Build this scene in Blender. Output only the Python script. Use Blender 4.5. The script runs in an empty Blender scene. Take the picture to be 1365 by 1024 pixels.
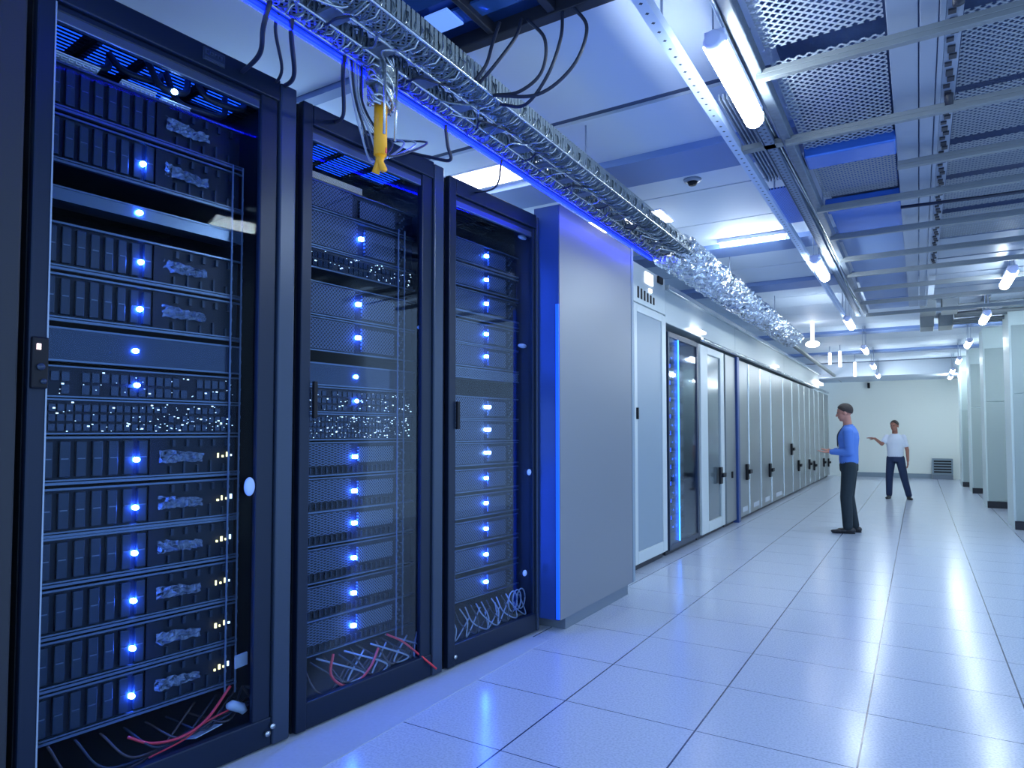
import bpy, bmesh, math, random
from mathutils import Vector, Matrix
R = math.radians
PI = math.pi
random.seed(7)
S = bpy.context.scene
C = S.collection

# ------------------------------------------------------------------ helpers
class MB:
    """collects boxes, tubes and grids and links them as ONE mesh object"""
    def __init__(s): s.v = []; s.f = []; s.sm = []
    def add(s, vs, fs, smooth=False):
        b = len(s.v); s.v += [tuple(p) for p in vs]
        for q in fs: s.f.append(tuple(b + i for i in q)); s.sm.append(smooth)
        return s
    def box(s, x0, x1, y0, y1, z0, z1):
        vs = [(x, y, z) for x in (x0, x1) for y in (y0, y1) for z in (z0, z1)]
        return s.add(vs, [(0,1,3,2),(4,6,7,5),(0,4,5,1),(2,3,7,6),(0,2,6,4),(1,5,7,3)])
    def quad(s, *p): return s.add(p, [tuple(range(len(p)))])
    def tube(s, pts, r, n=8, closed=False):
        pts = [Vector(p) for p in pts]; k = len(pts)
        rs = r if isinstance(r, (list, tuple)) else [r]*k
        vs = []; fs = []; up = None
        for i, p in enumerate(pts):
            a = pts[max(i-1, 0)]; b = pts[min(i+1, k-1)]
            d = (b-a).normalized() if (b-a).length > 1e-9 else Vector((0,0,1))
            if up is None:
                up = Vector((0,0,1)) if abs(d.z) < .9 else Vector((1,0,0))
            u = (up - d*up.dot(d))
            if u.length < 1e-6: u = Vector((1,0,0)) - d*d.x
            u.normalize(); w = d.cross(u); up = u
            for j in range(n):
                t = 2*PI*j/n; vs.append(p + (u*math.cos(t) + w*math.sin(t))*rs[i])
        for i in range(k-1):
            for j in range(n):
                fs.append((i*n+j, i*n+(j+1) % n, (i+1)*n+(j+1) % n, (i+1)*n+j))
        fs.append(tuple(range(n))[::-1]); fs.append(tuple(range((k-1)*n, k*n)))
        return s.add(vs, fs, True)
    def ellipsoid(s, c, r, n=16, m=10, rot=None):
        vs = []; fs = []; c = Vector(c)
        for i in range(m+1):
            a = PI*i/m
            for j in range(n):
                t = 2*PI*j/n
                p = Vector((math.sin(a)*math.cos(t)*r[0], math.sin(a)*math.sin(t)*r[1], math.cos(a)*r[2]))
                if rot is not None: p = rot @ p
                vs.append(c+p)
        for i in range(m):
            for j in range(n):
                fs.append((i*n+j, (i+1)*n+j, (i+1)*n+(j+1) % n, i*n+(j+1) % n))
        return s.add(vs, fs, True)
    def loft(s, rings, n=20):
        """rings: (centre, rx, ry) ellipses stacked upwards (in xy)"""
        vs = []; fs = []
        for c, rx, ry in rings:
            for j in range(n):
                t = 2*PI*j/n; vs.append((c[0]+math.cos(t)*rx, c[1]+math.sin(t)*ry, c[2]))
        for i in range(len(rings)-1):
            for j in range(n):
                fs.append((i*n+j, i*n+(j+1) % n, (i+1)*n+(j+1) % n, (i+1)*n+j))
        fs.append(tuple(range(n))[::-1]); fs.append(tuple(range((len(rings)-1)*n, len(rings)*n)))
        return s.add(vs, fs, True)
    def build(s, name, m, parent=None, bevel=0, remesh=0, smooth=0):
        me = bpy.data.meshes.new(name); me.from_pydata(s.v, [], s.f)
        me.polygons.foreach_set('use_smooth', s.sm)
        me.materials.append(m); me.update()
        o = bpy.data.objects.new(name, me); C.objects.link(o)
        if parent: o.parent = parent
        if bevel:
            b = o.modifiers.new('bevel', 'BEVEL'); b.width = bevel; b.segments = 2; b.limit_method = 'ANGLE'
        if remesh:
            q = o.modifiers.new('remesh', 'REMESH'); q.mode = 'VOXEL'; q.voxel_size = remesh; q.use_smooth_shade = True
        if smooth:
            q = o.modifiers.new('smooth', 'SMOOTH'); q.factor = .5; q.iterations = smooth
        return o

def thing(name, label, cat, loc=(0,0,0), rz=0, group=None):
    o = bpy.data.objects.new(name, None); C.objects.link(o)
    o.empty_display_size = .1
    o.location = loc; o.rotation_euler = (0, 0, rz); o['label'] = label; o['category'] = cat
    if group: o['group'] = group
    return o
def tag(o, label, cat, group=None):
    o['label'] = label; o['category'] = cat
    if group: o['group'] = group
    return o
def struct(o): o['kind'] = 'structure'; return o
def curve_pts(pts, k=8):
    """Catmull-Rom through points"""
    P = [Vector(p) for p in pts]; P = [P[0]*2-P[1]] + P + [P[-1]*2-P[-2]]; out = []
    for i in range(1, len(P)-2):
        for j in range(k):
            t = j/k; a, b, c, d = P[i-1], P[i], P[i+1], P[i+2]
            out.append(.5*((2*b)+(-a+c)*t+(2*a-5*b+4*c-d)*t*t+(-a+3*b-3*c+d)*t**3))
    out.append(P[-2]); return out

# ------------------------------------------------------------------ materials
def nodes(name):
    m = bpy.data.materials.new(name); m.use_nodes = True
    nt = m.node_tree; return m, nt, nt.nodes['Principled BSDF']
def mat(name, col, rough=.5, metal=0., spec=.5, noise=0, nscale=20, bump=0, bscale=40):
    m, nt, b = nodes(name)
    b.inputs['Base Color'].default_value = (*col, 1); b.inputs['Roughness'].default_value = rough
    b.inputs['Metallic'].default_value = metal; b.inputs['Specular IOR Level'].default_value = spec
    if noise or bump:
        tc = nt.nodes.new('ShaderNodeTexCoord')
        n = nt.nodes.new('ShaderNodeTexNoise'); n.inputs['Scale'].default_value = nscale; n.inputs['Detail'].default_value = 4
        nt.links.new(tc.outputs['Object'], n.inputs['Vector'])
        if noise:
            r = nt.nodes.new('ShaderNodeMapRange'); r.inputs[3].default_value = 1-noise; r.inputs[4].default_value = 1+noise
            nt.links.new(n.outputs['Fac'], r.inputs[0])
            v = nt.nodes.new('ShaderNodeMix'); v.data_type = 'RGBA'; v.blend_type = 'MULTIPLY'; v.inputs[0].default_value = 1
            v.inputs[6].default_value = (*col, 1); nt.links.new(r.outputs[0], v.inputs[7])
            nt.links.new(v.outputs[2], b.inputs['Base Color'])
        if bump:
            n2 = nt.nodes.new('ShaderNodeTexNoise'); n2.inputs['Scale'].default_value = bscale; n2.inputs['Detail'].default_value = 3
            nt.links.new(tc.outputs['Object'], n2.inputs['Vector'])
            bp = nt.nodes.new('ShaderNodeBump'); bp.inputs['Strength'].default_value = bump; bp.inputs['Distance'].default_value = .02
            nt.links.new(n2.outputs['Fac'], bp.inputs['Height']); nt.links.new(bp.outputs[0], b.inputs['Normal'])
    return m
def emit(name, col, st):
    m, nt, b = nodes(name)
    b.inputs['Base Color'].default_value = (*col, 1)
    b.inputs['Emission Color'].default_value = (*col, 1); b.inputs['Emission Strength'].default_value = st
    return m
def math_node(nt, op, a, b=None, c=None):
    n = nt.nodes.new('ShaderNodeMath'); n.operation = op
    for i, v in enumerate((a, b, c)):
        if v is None: continue
        if isinstance(v, (int, float)): n.inputs[i].default_value = v
        else: nt.links.new(v, n.inputs[i])
    return n.outputs[0]
def holes(name, col, dark, ax, pitch, fill=.32, rough=.4, metal=.6, alpha=False, skew=.5, stretch=1.0, spark=0):
    """sheet pierced by rows of holes: either see-through (alpha) or dark openings"""
    m, nt, b = nodes(name)
    tc = nt.nodes.new('ShaderNodeTexCoord'); sp = nt.nodes.new('ShaderNodeSeparateXYZ')
    nt.links.new(tc.outputs['Object'], sp.inputs[0])
    u = math_node(nt, 'DIVIDE', sp.outputs[ax[0]], pitch*stretch); v = math_node(nt, 'DIVIDE', sp.outputs[ax[1]], pitch)
    # diamond lattice |cos u|+|cos v|
    a = math_node(nt, 'ABSOLUTE', math_node(nt, 'SUBTRACT', math_node(nt, 'FRACT', math_node(nt, 'ADD', u, v)), .5))
    c = math_node(nt, 'ABSOLUTE', math_node(nt, 'SUBTRACT', math_node(nt, 'FRACT', math_node(nt, 'SUBTRACT', u, v)), .5))
    mx = math_node(nt, 'MAXIMUM', a, c)
    fac = math_node(nt, 'LESS_THAN', mx, fill)       # 1 inside a hole
    b.inputs['Roughness'].default_value = rough; b.inputs['Metallic'].default_value = metal; b.inputs['Specular IOR Level'].default_value = .35
    if alpha:
        b.inputs['Base Color'].default_value = (*col, 1)
        nt.links.new(math_node(nt, 'SUBTRACT', 1.0, fac), b.inputs['Alpha'])
    else:
        mix = nt.nodes.new('ShaderNodeMix'); mix.data_type = 'RGBA'
        nt.links.new(fac, mix.inputs[0]); mix.inputs[6].default_value = (*col, 1); mix.inputs[7].default_value = (*dark, 1)
        nt.links.new(mix.outputs[2], b.inputs['Base Color'])
    return m
def glass(name, tint=(1,1,1), rough=0.0, amount=1.0, ior=1.5):
    m = bpy.data.materials.new(name); m.use_nodes = True; nt = m.node_tree; nt.nodes.clear()
    o = nt.nodes.new('ShaderNodeOutputMaterial'); mx = nt.nodes.new('ShaderNodeMixShader')
    t = nt.nodes.new('ShaderNodeBsdfTransparent'); t.inputs[0].default_value = (*tint, 1)
    g = nt.nodes.new('ShaderNodeBsdfGlossy'); g.inputs['Roughness'].default_value = rough
    fr = nt.nodes.new('ShaderNodeFresnel'); fr.inputs[0].default_value = ior
    nt.links.new(math_node(nt, 'MULTIPLY', fr.outputs[0], amount), mx.inputs[0])
    nt.links.new(t.outputs[0], mx.inputs[1]); nt.links.new(g.outputs[0], mx.inputs[2]); nt.links.new(mx.outputs[0], o.inputs[0])
    return m

M = {}
M['rack'] = mat('rack_black_metal', (.007,.016,.038), .42, .3, spec=.35)
M['rack_light'] = mat('rack_grey_metal', (.028,.047,.085), .38, .35)
M['carcass'] = mat('rack_inside', (.012,.016,.026), .6)
M['chassis'] = mat('server_metal', (.006,.011,.026), .5, .3, spec=.3)
M['drive'] = mat('drive_tray_metal', (.013,.028,.056), .42, .4)
M['slot'] = mat('slot_black', (.004,.005,.01), .7)
M['panel_gloss'] = mat('glossy_blank_panel', (.02,.035,.07), .10, .5)
M['rail_light'] = mat('bright_mounting_rail', (.20,.27,.40), .3, .5)
M['comb'] = mat('white_comb_tray', (.75,.80,.85), .35, .1)
M['edge_trim'] = mat('pale_edge_highlight', (.26,.34,.46), .3, .2)
M['bezel_edge'] = mat('bezel_edge', (.10,.14,.21), .3, .7)
M['mesh_fine'] = holes('server_mesh', (.075,.11,.19), (.002,.004,.010), (1,2), .021, .36, .42, .15)
M['mesh_wide'] = holes('server_mesh_lines', (.085,.125,.21), (.002,.004,.010), (1,2), .0135, .36, .42, .15, stretch=3)
M['mesh_coarse'] = holes('server_mesh_coarse', (.13,.18,.26), (.003,.005,.012), (1,2), .017, .36, .42, .15)
M['crumple'] = mat('loose_film', (.16,.20,.28), .25, .3, noise=.6, nscale=50, bump=1, bscale=45)
M['silver'] = mat('bright_steel', (.55,.60,.63), .25, .85, noise=.25, nscale=30)
M['galv'] = mat('galvanised_steel', (.20,.25,.28), .36, .6, noise=.5, nscale=60, bump=.6, bscale=60)
M['galv_smooth'] = mat('plain_galvanised_steel', (.20,.225,.24), .42, .4, noise=.12, nscale=8)
M['foil'] = mat('crinkled_foil', (.62,.66,.70), .14, 1.0, noise=.5, nscale=25, bump=1, bscale=22)
M['ladder_dark'] = mat('dull_wire', (.09,.12,.14), .4, .5)
M['perf_rail'] = holes('perforated_rail', (.50,.62,.85), (.03,.05,.10), (0,1), .07, .13, .4, .4)
M['perf_side'] = holes('perforated_ladder_side', (.26,.32,.35), (.03,.045,.06), (0,1), .030, .30, .35, .4, alpha=True)
M['rail_dark'] = mat('dark_galvanised_rail', (.13,.16,.21), .5, .3, noise=.4, nscale=30)
M['perf_dark'] = holes('perforated_dark_rail', (.16,.21,.30), (.02,.03,.06), (0,1), .05, .2, .5, .3)
M['tray_mesh'] = holes('expanded_mesh_sheet', (.36,.42,.50), (0,0,0), (0,1), .043, .37, .4, .3, alpha=True)
M['tray_mesh2'] = holes('expanded_mesh_sheet_tight', (.30,.34,.39), (0,0,0), (0,1), .036, .35, .4, .3, alpha=True)
M['tray_plate'] = mat('pale_tray_plate', (.26,.31,.40), .38, .3)
M['tray_blue'] = mat('blue_enamel_panel', (.05,.17,.62), .25, .4)
M['bluegrey'] = mat('bluegrey_ceiling_panel', (.14,.22,.42), .4, .2)
M['ceiling'] = mat('ceiling_tile_white', (.60,.68,.80), .55)
M['beam'] = mat('bluegrey_painted_beam', (.16,.25,.50), .5)
M['dark_gap'] = mat('dark_joint', (.06,.09,.16), .7)
M['wall'] = mat('offwhite_wall', (.78,.83,.80), .6)
M['wall_blue'] = mat('pale_blue_wall', (.55,.63,.76), .6)
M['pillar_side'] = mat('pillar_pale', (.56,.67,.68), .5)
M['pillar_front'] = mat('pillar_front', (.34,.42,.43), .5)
M['kick'] = mat('black_kick_plate', (.015,.018,.03), .5)
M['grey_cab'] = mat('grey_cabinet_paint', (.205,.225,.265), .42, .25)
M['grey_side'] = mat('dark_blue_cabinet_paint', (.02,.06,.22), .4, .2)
M['grey_base'] = mat('grey_plinth', (.16,.20,.26), .5, .2)
M['white_cab'] = mat('white_cabinet_enamel', (.50,.56,.58), .35)
M['frost'] = mat('frosted_grey_panel', (.22,.29,.36), .4)
M['door_grey'] = mat('grey_cabinet_door', (.20,.225,.24), .30, .35)
M['door_trim'] = mat('pale_door_edge', (.62,.68,.72), .22, .6)
M['black'] = mat('black_plastic', (.006,.007,.012), .5, spec=.25)
M['cable'] = mat('black_cable', (.012,.018,.04), .5)
M['cable_grey'] = mat('grey_cable', (.28,.33,.42), .5)
M['cable_blue'] = mat('blue_cable', (.03,.09,.38), .4)
M['cable_dark'] = mat('brown_cable', (.05,.035,.04), .5)
M['red'] = mat('red_cable', (.65,.03,.05), .4)
M['yellow'] = mat('yellow_tube', (.95,.42,.01), .5)
M['paper'] = mat('pale_card', (.45,.50,.58), .6)
M['knob'] = mat('pale_knob', (.40,.55,.85), .3)
M['skin'] = mat('skin', (.50,.22,.16), .55)
M['skin2'] = mat('darker_skin', (.36,.15,.11), .55)
M['hair'] = mat('dark_hair', (.025,.015,.014), .6, bump=.5, bscale=120)
M['shirt_blue'] = mat('blue_shirt_cloth', (.08,.19,.56), .8, bump=.25, bscale=14)
M['shirt_white'] = mat('white_shirt_cloth', (.68,.74,.86), .8, bump=.25, bscale=14)
M['trousers_green'] = mat('dark_trousers', (.009,.020,.028), .8, bump=.2, bscale=14)
M['trousers_navy'] = mat('navy_trousers', (.012,.028,.085), .8, bump=.2, bscale=14)
M['shoe'] = mat('black_leather', (.01,.01,.014), .35)
M['pane'] = glass('door_glass', (.86,.92,.98), .0, .075)
M['pane_far'] = glass('far_door_glass', (.75,.86,1), .05, .7)
M['lamp'] = emit('lamp_diffuser', (.82,.94,1), 33)
M['lamp_fill'] = emit('bluish_fill_lamp', (.40,.68,1), 21)
M['lamp_small'] = emit('small_lamp', (.95,.97,1), 4)
M['ceil_light'] = emit('ceiling_light_diffuser', (.92,.96,1), 5)
M['led'] = emit('blue_white_led', (.045,.16,1), 150)
M['led_white'] = emit('white_led', (.22,.42,1), 50)
M['led_soft'] = emit('soft_blue_led', (.03,.20,1), 2.2)
M['port_light'] = emit('yellow_port_light', (1,.85,.35), 1.2)
M['port_white'] = emit('pale_port_light', (.65,.85,1), 1.0)
M['red_light'] = emit('red_indicator', (1,.12,.08), 2)
M['pink_light'] = emit('pink_indicator', (1,.75,.75), 2.0)
M['strip'] = emit('blue_strip_light', (.010,.05,.9), .35)
M['strip_hot'] = emit('blue_led_row', (.001,.0035,1), 20)
M['cab_strip'] = emit('cabinet_edge_light', (.006,.085,.95), .55)
M['roof_glow'] = emit('blue_roof_glow', (.008,.09,1), .9)
M['strip_dim'] = emit('dim_blue_strip_light', (.004,.06,1), 6)
M['housing'] = mat('lamp_housing_plastic', (.55,.60,.85), .4)
M['wire'] = mat('thin_wire', (.30,.36,.5), .5, .4)

# tile floor with dark joints
def tile_floor():
    m, nt, b = nodes('raised_floor_tiles')
    tc = nt.nodes.new('ShaderNodeTexCoord'); sp = nt.nodes.new('ShaderNodeSeparateXYZ'); nt.links.new(tc.outputs['Object'], sp.inputs[0])
    def line(o, off, pitch, w):
        f = math_node(nt, 'FRACT', math_node(nt, 'DIVIDE', math_node(nt, 'SUBTRACT', o, off), pitch))
        d = math_node(nt, 'SUBTRACT', .5, math_node(nt, 'ABSOLUTE', math_node(nt, 'SUBTRACT', f, .5)))
        return math_node(nt, 'LESS_THAN', d, w/pitch)
    g = math_node(nt, 'MAXIMUM', line(sp.outputs[0], -1.64, .693, .0042), line(sp.outputs[1], 2.59, .652, .0027))
    n = nt.nodes.new('ShaderNodeTexNoise'); n.inputs['Scale'].default_value = 90; n.inputs['Detail'].default_value = 5
    nt.links.new(tc.outputs['Object'], n.inputs['Vector'])
    r = nt.nodes.new('ShaderNodeValToRGB'); r.color_ramp.elements[0].position = .35; r.color_ramp.elements[1].position = .6
    r.color_ramp.elements[0].color = (.40,.46,.58,1); r.color_ramp.elements[1].color = (.52,.58,.70,1)
    nt.links.new(n.outputs['Fac'], r.inputs[0])
    mx = nt.nodes.new('ShaderNodeMix'); mx.data_type = 'RGBA'; nt.links.new(g, mx.inputs[0])
    nt.links.new(r.outputs[0], mx.inputs[6]); mx.inputs[7].default_value = (.035,.05,.11,1)
    nt.links.new(mx.outputs[2], b.inputs['Base Color'])
    b.inputs['Roughness'].default_value = .2; b.inputs['Specular IOR Level'].default_value = .7
    return m
M['floor'] = tile_floor()
M['floor_edge'] = mat('matte_floor_edge', (.36,.41,.50), .75, noise=.08, nscale=60)

# ------------------------------------------------------------------ room
struct(MB().box(-4.2, 3.2, -2.5, 24.3, -.12, 0).build('floor', M['floor']))
struct(MB().box(-3.7, -2.205, -2.5, 4.10, .0005, .004).build('trim_1', M['floor_edge']))
ZC = 3.4
cl = MB()
ys = [-2.5, .6, 1.50, 2.66, 3.70]
cl.box(-4.2, 1.9, -2.5, 24.3, ZC+.02, ZC+.10)
struct(cl.build('ceiling', M['dark_gap']))
# plank-like ceiling panels with open joints between them (parts of the ceiling)
edges = [(-2.5,.60),(.62,1.50),(2.66,3.71),(3.79,4.45),(4.9,5.37),(5.39,6.28),(6.30,7.05)]
y = 7.5
while y < 21.0:
    edges.append((y, min(y+.80, 21.4))); y += .82
    if abs(y-9.14) < .3 or abs(y-14.06) < .3 or abs(y-18.16) < .3: y += .45
ceil_panels = MB()
for a, b in edges: ceil_panels.box(-4.2, 1.9, a, b, ZC, ZC+.03)
ceil_panels.box(-4.2, -2.10, 1.52, 2.63, ZC, ZC+.03); ceil_panels.box(-.90, 1.9, 1.52, 2.63, ZC, ZC+.03)
struct(ceil_panels.build('ceiling', M['ceiling']))
for i, (a, b) in enumerate([(4.45,4.9),(7.05,7.45),(9.14,9.6),(14.4,14.8),(18.2,18.6)]):
    struct(MB().box(-4.2, 1.9, a, b, ZC-.05, ZC+.03).build('trim_%d' % (i+2), M['beam'], bevel=.004))
struct(MB().box(-4.2, 1.9, 2.64, 2.72, ZC-.03, ZC+.03).build('trim_7', M['beam']))
# dropped soffit at the far end
struct(MB().box(-4.2, 1.9, 21.6, 24.3, 3.02, ZC+.02).build('trim_8', M['ceiling']))
struct(MB().box(-4.2, 1.9, 24.0, 24.2, 0, 3.1).build('wall_far', M['wall']))
struct(MB().box(1.75, 1.9, 10.6, 24.3, 0, ZC+.1).build('wall_right', M['wall']))
struct(MB().box(-1.9, .3, 23.96, 24.0, 0, .14).build('baseboard_far', M['frost']))

# pillars along the right
PL = [(12.2,'nearest pale green pillar at the right edge of the aisle'),(15.4,'second pillar on the right, with a panel joint above head height'),
      (18.8,'third pillar on the right, between the second pillar and the farthest'),(20.9,'farthest pillar on the right, beside the end wall')]
for i, (Y, lab) in enumerate(PL):
    PX = (1.16, 1.06, 1.02, .93)[i]
    t = thing('pillar', lab, 'pillar', (PX, Y, 0), 0, 'pillars along the right side')
    WX = 1.748-PX
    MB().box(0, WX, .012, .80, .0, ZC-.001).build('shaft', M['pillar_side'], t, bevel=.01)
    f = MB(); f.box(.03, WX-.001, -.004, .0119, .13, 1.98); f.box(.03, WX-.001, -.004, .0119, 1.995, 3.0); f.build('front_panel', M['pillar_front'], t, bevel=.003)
    MB().box(.012, WX-.003, -.012, .0118, .002, .125).build('base', M['kick'], t)
# low grey unit against the far wall
t = thing('wall_unit', 'low dark grey unit standing against the end wall', 'cabinet', (.58, 23.84, 0))
MB().box(-.26, .26, -.12, .115, .14, .62).build('body', M['frost'], t, bevel=.01)
MB().box(-.26, .26, -.14, .115, 0, .135).build('base', M['grey_base'], t, bevel=.005)
g = MB()
for k in range(5): g.box(-.22, .22, -.13, -.118, .2+k*.08, .24+k*.08)
g.build('grille', M['black'], t)
t = tag(MB().box(-1.37, -1.30, 23.86, 23.995, 2.80, 2.97).build('wall_speaker', M['black'], bevel=.01), 'small black box fixed high on the end wall', 'speaker')

# ------------------------------------------------------------------ front racks
A0 = Vector((-2.529, 2.162, 0)); TH = R(4.794)
T = Vector((math.sin(TH), math.cos(TH), 0)); N = Vector((T.y, -T.x, 0))
def row_pt(s, x, z=0): return A0 + T*s + N*x + Vector((0,0,z))
ROWRZ = -TH

def rack(s0, s1, H, lab, lf=.055, rf=.17, depth=1.15, glow=True, post='rack_light', trim=False):
    w = s1-s0
    t = thing('server_rack', lab, 'server rack', row_pt(s0, 0), ROWRZ, 'tall black racks at the front left')
    c = MB()
    c.box(-depth, -.045, 0, .02, .02, H-.005); c.box(-depth, -.045, w-.02, w, .02, H-.005)
    c.box(-depth, -.045, .02, w-.02, H-.03, H-.005); c.box(-depth, -depth+.02, .02, w-.02, .02, H-.03); c.box(-depth, -.045, .02, w-.02, .02, .10)
    c.build('carcass', M['carcass'], t)
    MB().box(-depth+.02, -.045, 0.001, w-.001, 0, .019).build('plinth', M['kick'], t)
    d = MB()
    d.box(-.04, 0, 0, lf, .012, H); d.box(-.04, -.012, w-rf, w-rf*.52, .012, H-.02)
    d.box(-.04, 0, lf, w-rf*.50, H-.10, H); d.box(-.04, -.02, lf, w-rf*.50, H-.13, H-.10); d.box(-.04, -.006, lf, w-rf*.50, .012, .14)
    f = d.build('door_frame', M['rack'], t, bevel=.006)
    MB().box(-.05, .004, w-rf*.50, w-.004, .012, H-.01).build('door_post', M[post], t, bevel=.008)
    e = MB(); e.box(-.045, -.022, lf, w-rf, H-.165, H-.125)
    e.build('top_rail', M['bezel_edge'], f, bevel=.004)
    if trim: MB().box(.001, .004, lf-.006, lf-.001, .15, H-.11).build('edge_trim', M['edge_trim'], f)  # pale strip in place of the highlight along the post edge
    MB().box(-.034, -.028, lf-.01, w-rf+.01, .13, H-.13).build('glass_pane', M['pane'], t)
    # inside roof: vent slats; blue glow above them put in as emissive panels
    if glow:
        for (a, b, x0, x1) in ((.02,.26,-.12,-.50),(.29,.46,-.20,-.50),(.47,.70,-.10,-.56),(.72,.94,-.10,-.46)):
            g_ = MB(); g_.box(x1, x0, w*a+.02, w*b-.03, H-.0405, H-.034); g_.build('roof_glow', M['roof_glow'], t)
    v = MB()
    for k in range(17):
        v.box(-.105-k*.029, -.092-k*.029, .03, w-.03, H-.0435, H-.0407)
    for yy in (.27,.46,.71): v.box(-.6, -.08, w*yy-.01, w*yy+.012, H-.045, H-.0406)
    v.build('roof_vent', M['carcass'], t)
    # mounting rails
    r = MB()
    for yy in (w-.247, w-.197):
        r.box(-.142, -.136, yy, yy+.006, .25, H-.42)
        for k in range(int((H-.75)/.0635)):
            r.box(-.1361, -.134, yy-.001, yy+.007, .29+k*.0635, .302+k*.0635)
    if glow: r.build('mounting_rail', M['rail_light'], t)
    return t, w

def screws(t, pts):
    m = MB()
    for y, z in pts: m.tube([(0,y,z),(.012,y,z)], .012, 10)
    m.build('screw', M['silver'], t)

# --- server kinds; each is a thing of its own, origin at lower front left corner
def drive_server(s, x, z, w, h, lab, led=True, k=7, grp=None, wavy=False):
    t = thing('rack_server', lab, 'server', row_pt(s, x, z), ROWRZ, grp)
    MB().box(-.7, -.012, 0, w, .004, h-.004).build('chassis', M['chassis'], t)
    e = MB(); e.box(-.012, .006, -.01, w+.015, 0, .010); e.box(-.012, .004, -.01, w+.012, .014, .020); e.box(-.012, .004, -.01, w+.01, h-.010, h-.002)
    e.build('edge_strip', M['bezel_edge'], t)
    W = w*.50; p = W/k
    for i in range(k):
        y = i*p + .004; zz = random.uniform(-.004, .004) if wavy else 0
        d = MB(); d.box(-.012, .004+random.uniform(0,.003), y+p*.34, y+p*.97, .028, h-.02+zz)
        o = d.build('drive_bay', M['drive'], t, bevel=.003)
        MB().box(.004, .009, y+p*.42, y+p*.86, h*.52, h*.54).build('latch', M['bezel_edge'], o)
    c = MB(); c.box(-.012, .002, W+.012, w*.60, .022, h-.014); c.build('centre_panel', M['chassis'], t)
    if led:
        MB().ellipsoid((.008, w*.445, h*.47), (.020, .0115, .0105), 14, 10).build('status_light', M['led'], t)
    # right bay: loose film, brackets, ports
    n = 14; m = MB(); vs = []; fs = []
    y0, y1 = w*.56, w*.80; z0, z1 = h*.38, h*.68
    for i in range(n+1):
        for j in range(6):
            vs.append((.004+random.uniform(-.008,.012), y0+(y1-y0)*i/n, z0+(z1-z0)*j/5*(1-.35*i/n)+random.uniform(-.004,.004)))
    for i in range(n):
        for j in range(5): fs.append((i*6+j, (i+1)*6+j, (i+1)*6+j+1, i*6+j+1))
    m.add(vs, fs); m.build('cable_bundle', M['crumple'], t)
    b = MB()
    for i in range(5):
        y = w*(.62+.075*i); b.box(-.012, .0, y, y+.008, h*.12, h*(.3+.1*(i%2)))
        b.box(-.012, .002, y+.01, y+.022, h*.74, h*.9)
    b.box(-.0125, -.0121, w*.60, w*.96, h*.10, h*.92)
    b.build('bracket', M['drive'], t)
    for i in range(0 if wavy else 4):
        MB().box(0, .006, w*.885+i*.021, w*.885+i*.021+.005+.004*((i*7+int(z*100)) % 3)/2, h*.45+i*.002, h*.50+i*.002+.012*((i+int(z*50)) % 2)).build('port_light', M['port_light'] if i < 3 else M['port_white'], t)
    return t

def mesh_server(s, x, z, w, h, lab, kind='fine', led=(1,), grp=None, slots=True, ledpos=.40, wide=False):
    t = thing('rack_server', lab, 'server', row_pt(s, x, z), ROWRZ, grp)
    MB().box(-.7, -.012, 0, w, .004, h-.004).build('chassis', M['chassis'], t)
    e = MB(); e.box(-.012, .005, -.01, w+.01, 0, .007); e.box(-.012, .003, -.01, w+.01, h-.007, h-.001)
    e.build('edge_strip', M['bezel_edge'], t)
    zb = h*.30 if slots else .012
    MB().box(-.011, .004, .008, w*ledpos-.01, zb, h-.012).build('front_grille', M['mesh_wide' if slots else 'mesh_'+kind], t)
    MB().box(-.011, .002, w*ledpos+.045, w*.80, zb+.01, h-.03).build('side_grille', M['mesh_coarse' if slots else 'mesh_fine'], t)
    if slots:
        m = MB(); q = 18
        for i in range(q):
            y = .01+i*(w*.80/q); m.box(-.011, .001, y, y+.007, .012, h*.26)
        m.build('vent_rib', M['drive'], t)
    if led:
        y = w*ledpos
        MB().box(-.002, .018, y, y+.026 if not wide else y+.055, h*.48, h*.48+.020).build('status_light', M['led' if not wide else 'led_white'], t, bevel=.003)
    m = MB()
    for i in range(7):
        y = w*(.84+.02*(i % 3)); zz = h*(.12+.11*i); m.box(-.008, .006, y, y+.012, zz, zz+.010)
    m.build('cable_clip', M['bezel_edge'], t)
    return t

def blank_panel(s, x, z, w, h, lab, m='panel_gloss', led=True, y=.44, grp=None):
    t = thing('blanking_panel', lab, 'rack panel', row_pt(s, x, z), ROWRZ, grp)
    MB().box(-.12, .002, -.005, w+.008, .004, h-.004).build('plate', M[m], t, bevel=.003)
    e = MB(); e.box(-.012, .006, -.012, w+.012, 0, .007); e.box(-.012, .006, -.012, w+.012, h-.007, h)
    e.build('edge_strip', M['bezel_edge'], t)
    if led: MB().ellipsoid((.008, w*y, h*.5), (.009, .014, .010), 12, 8).build('status_light', M['led'], t)
    return t

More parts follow.
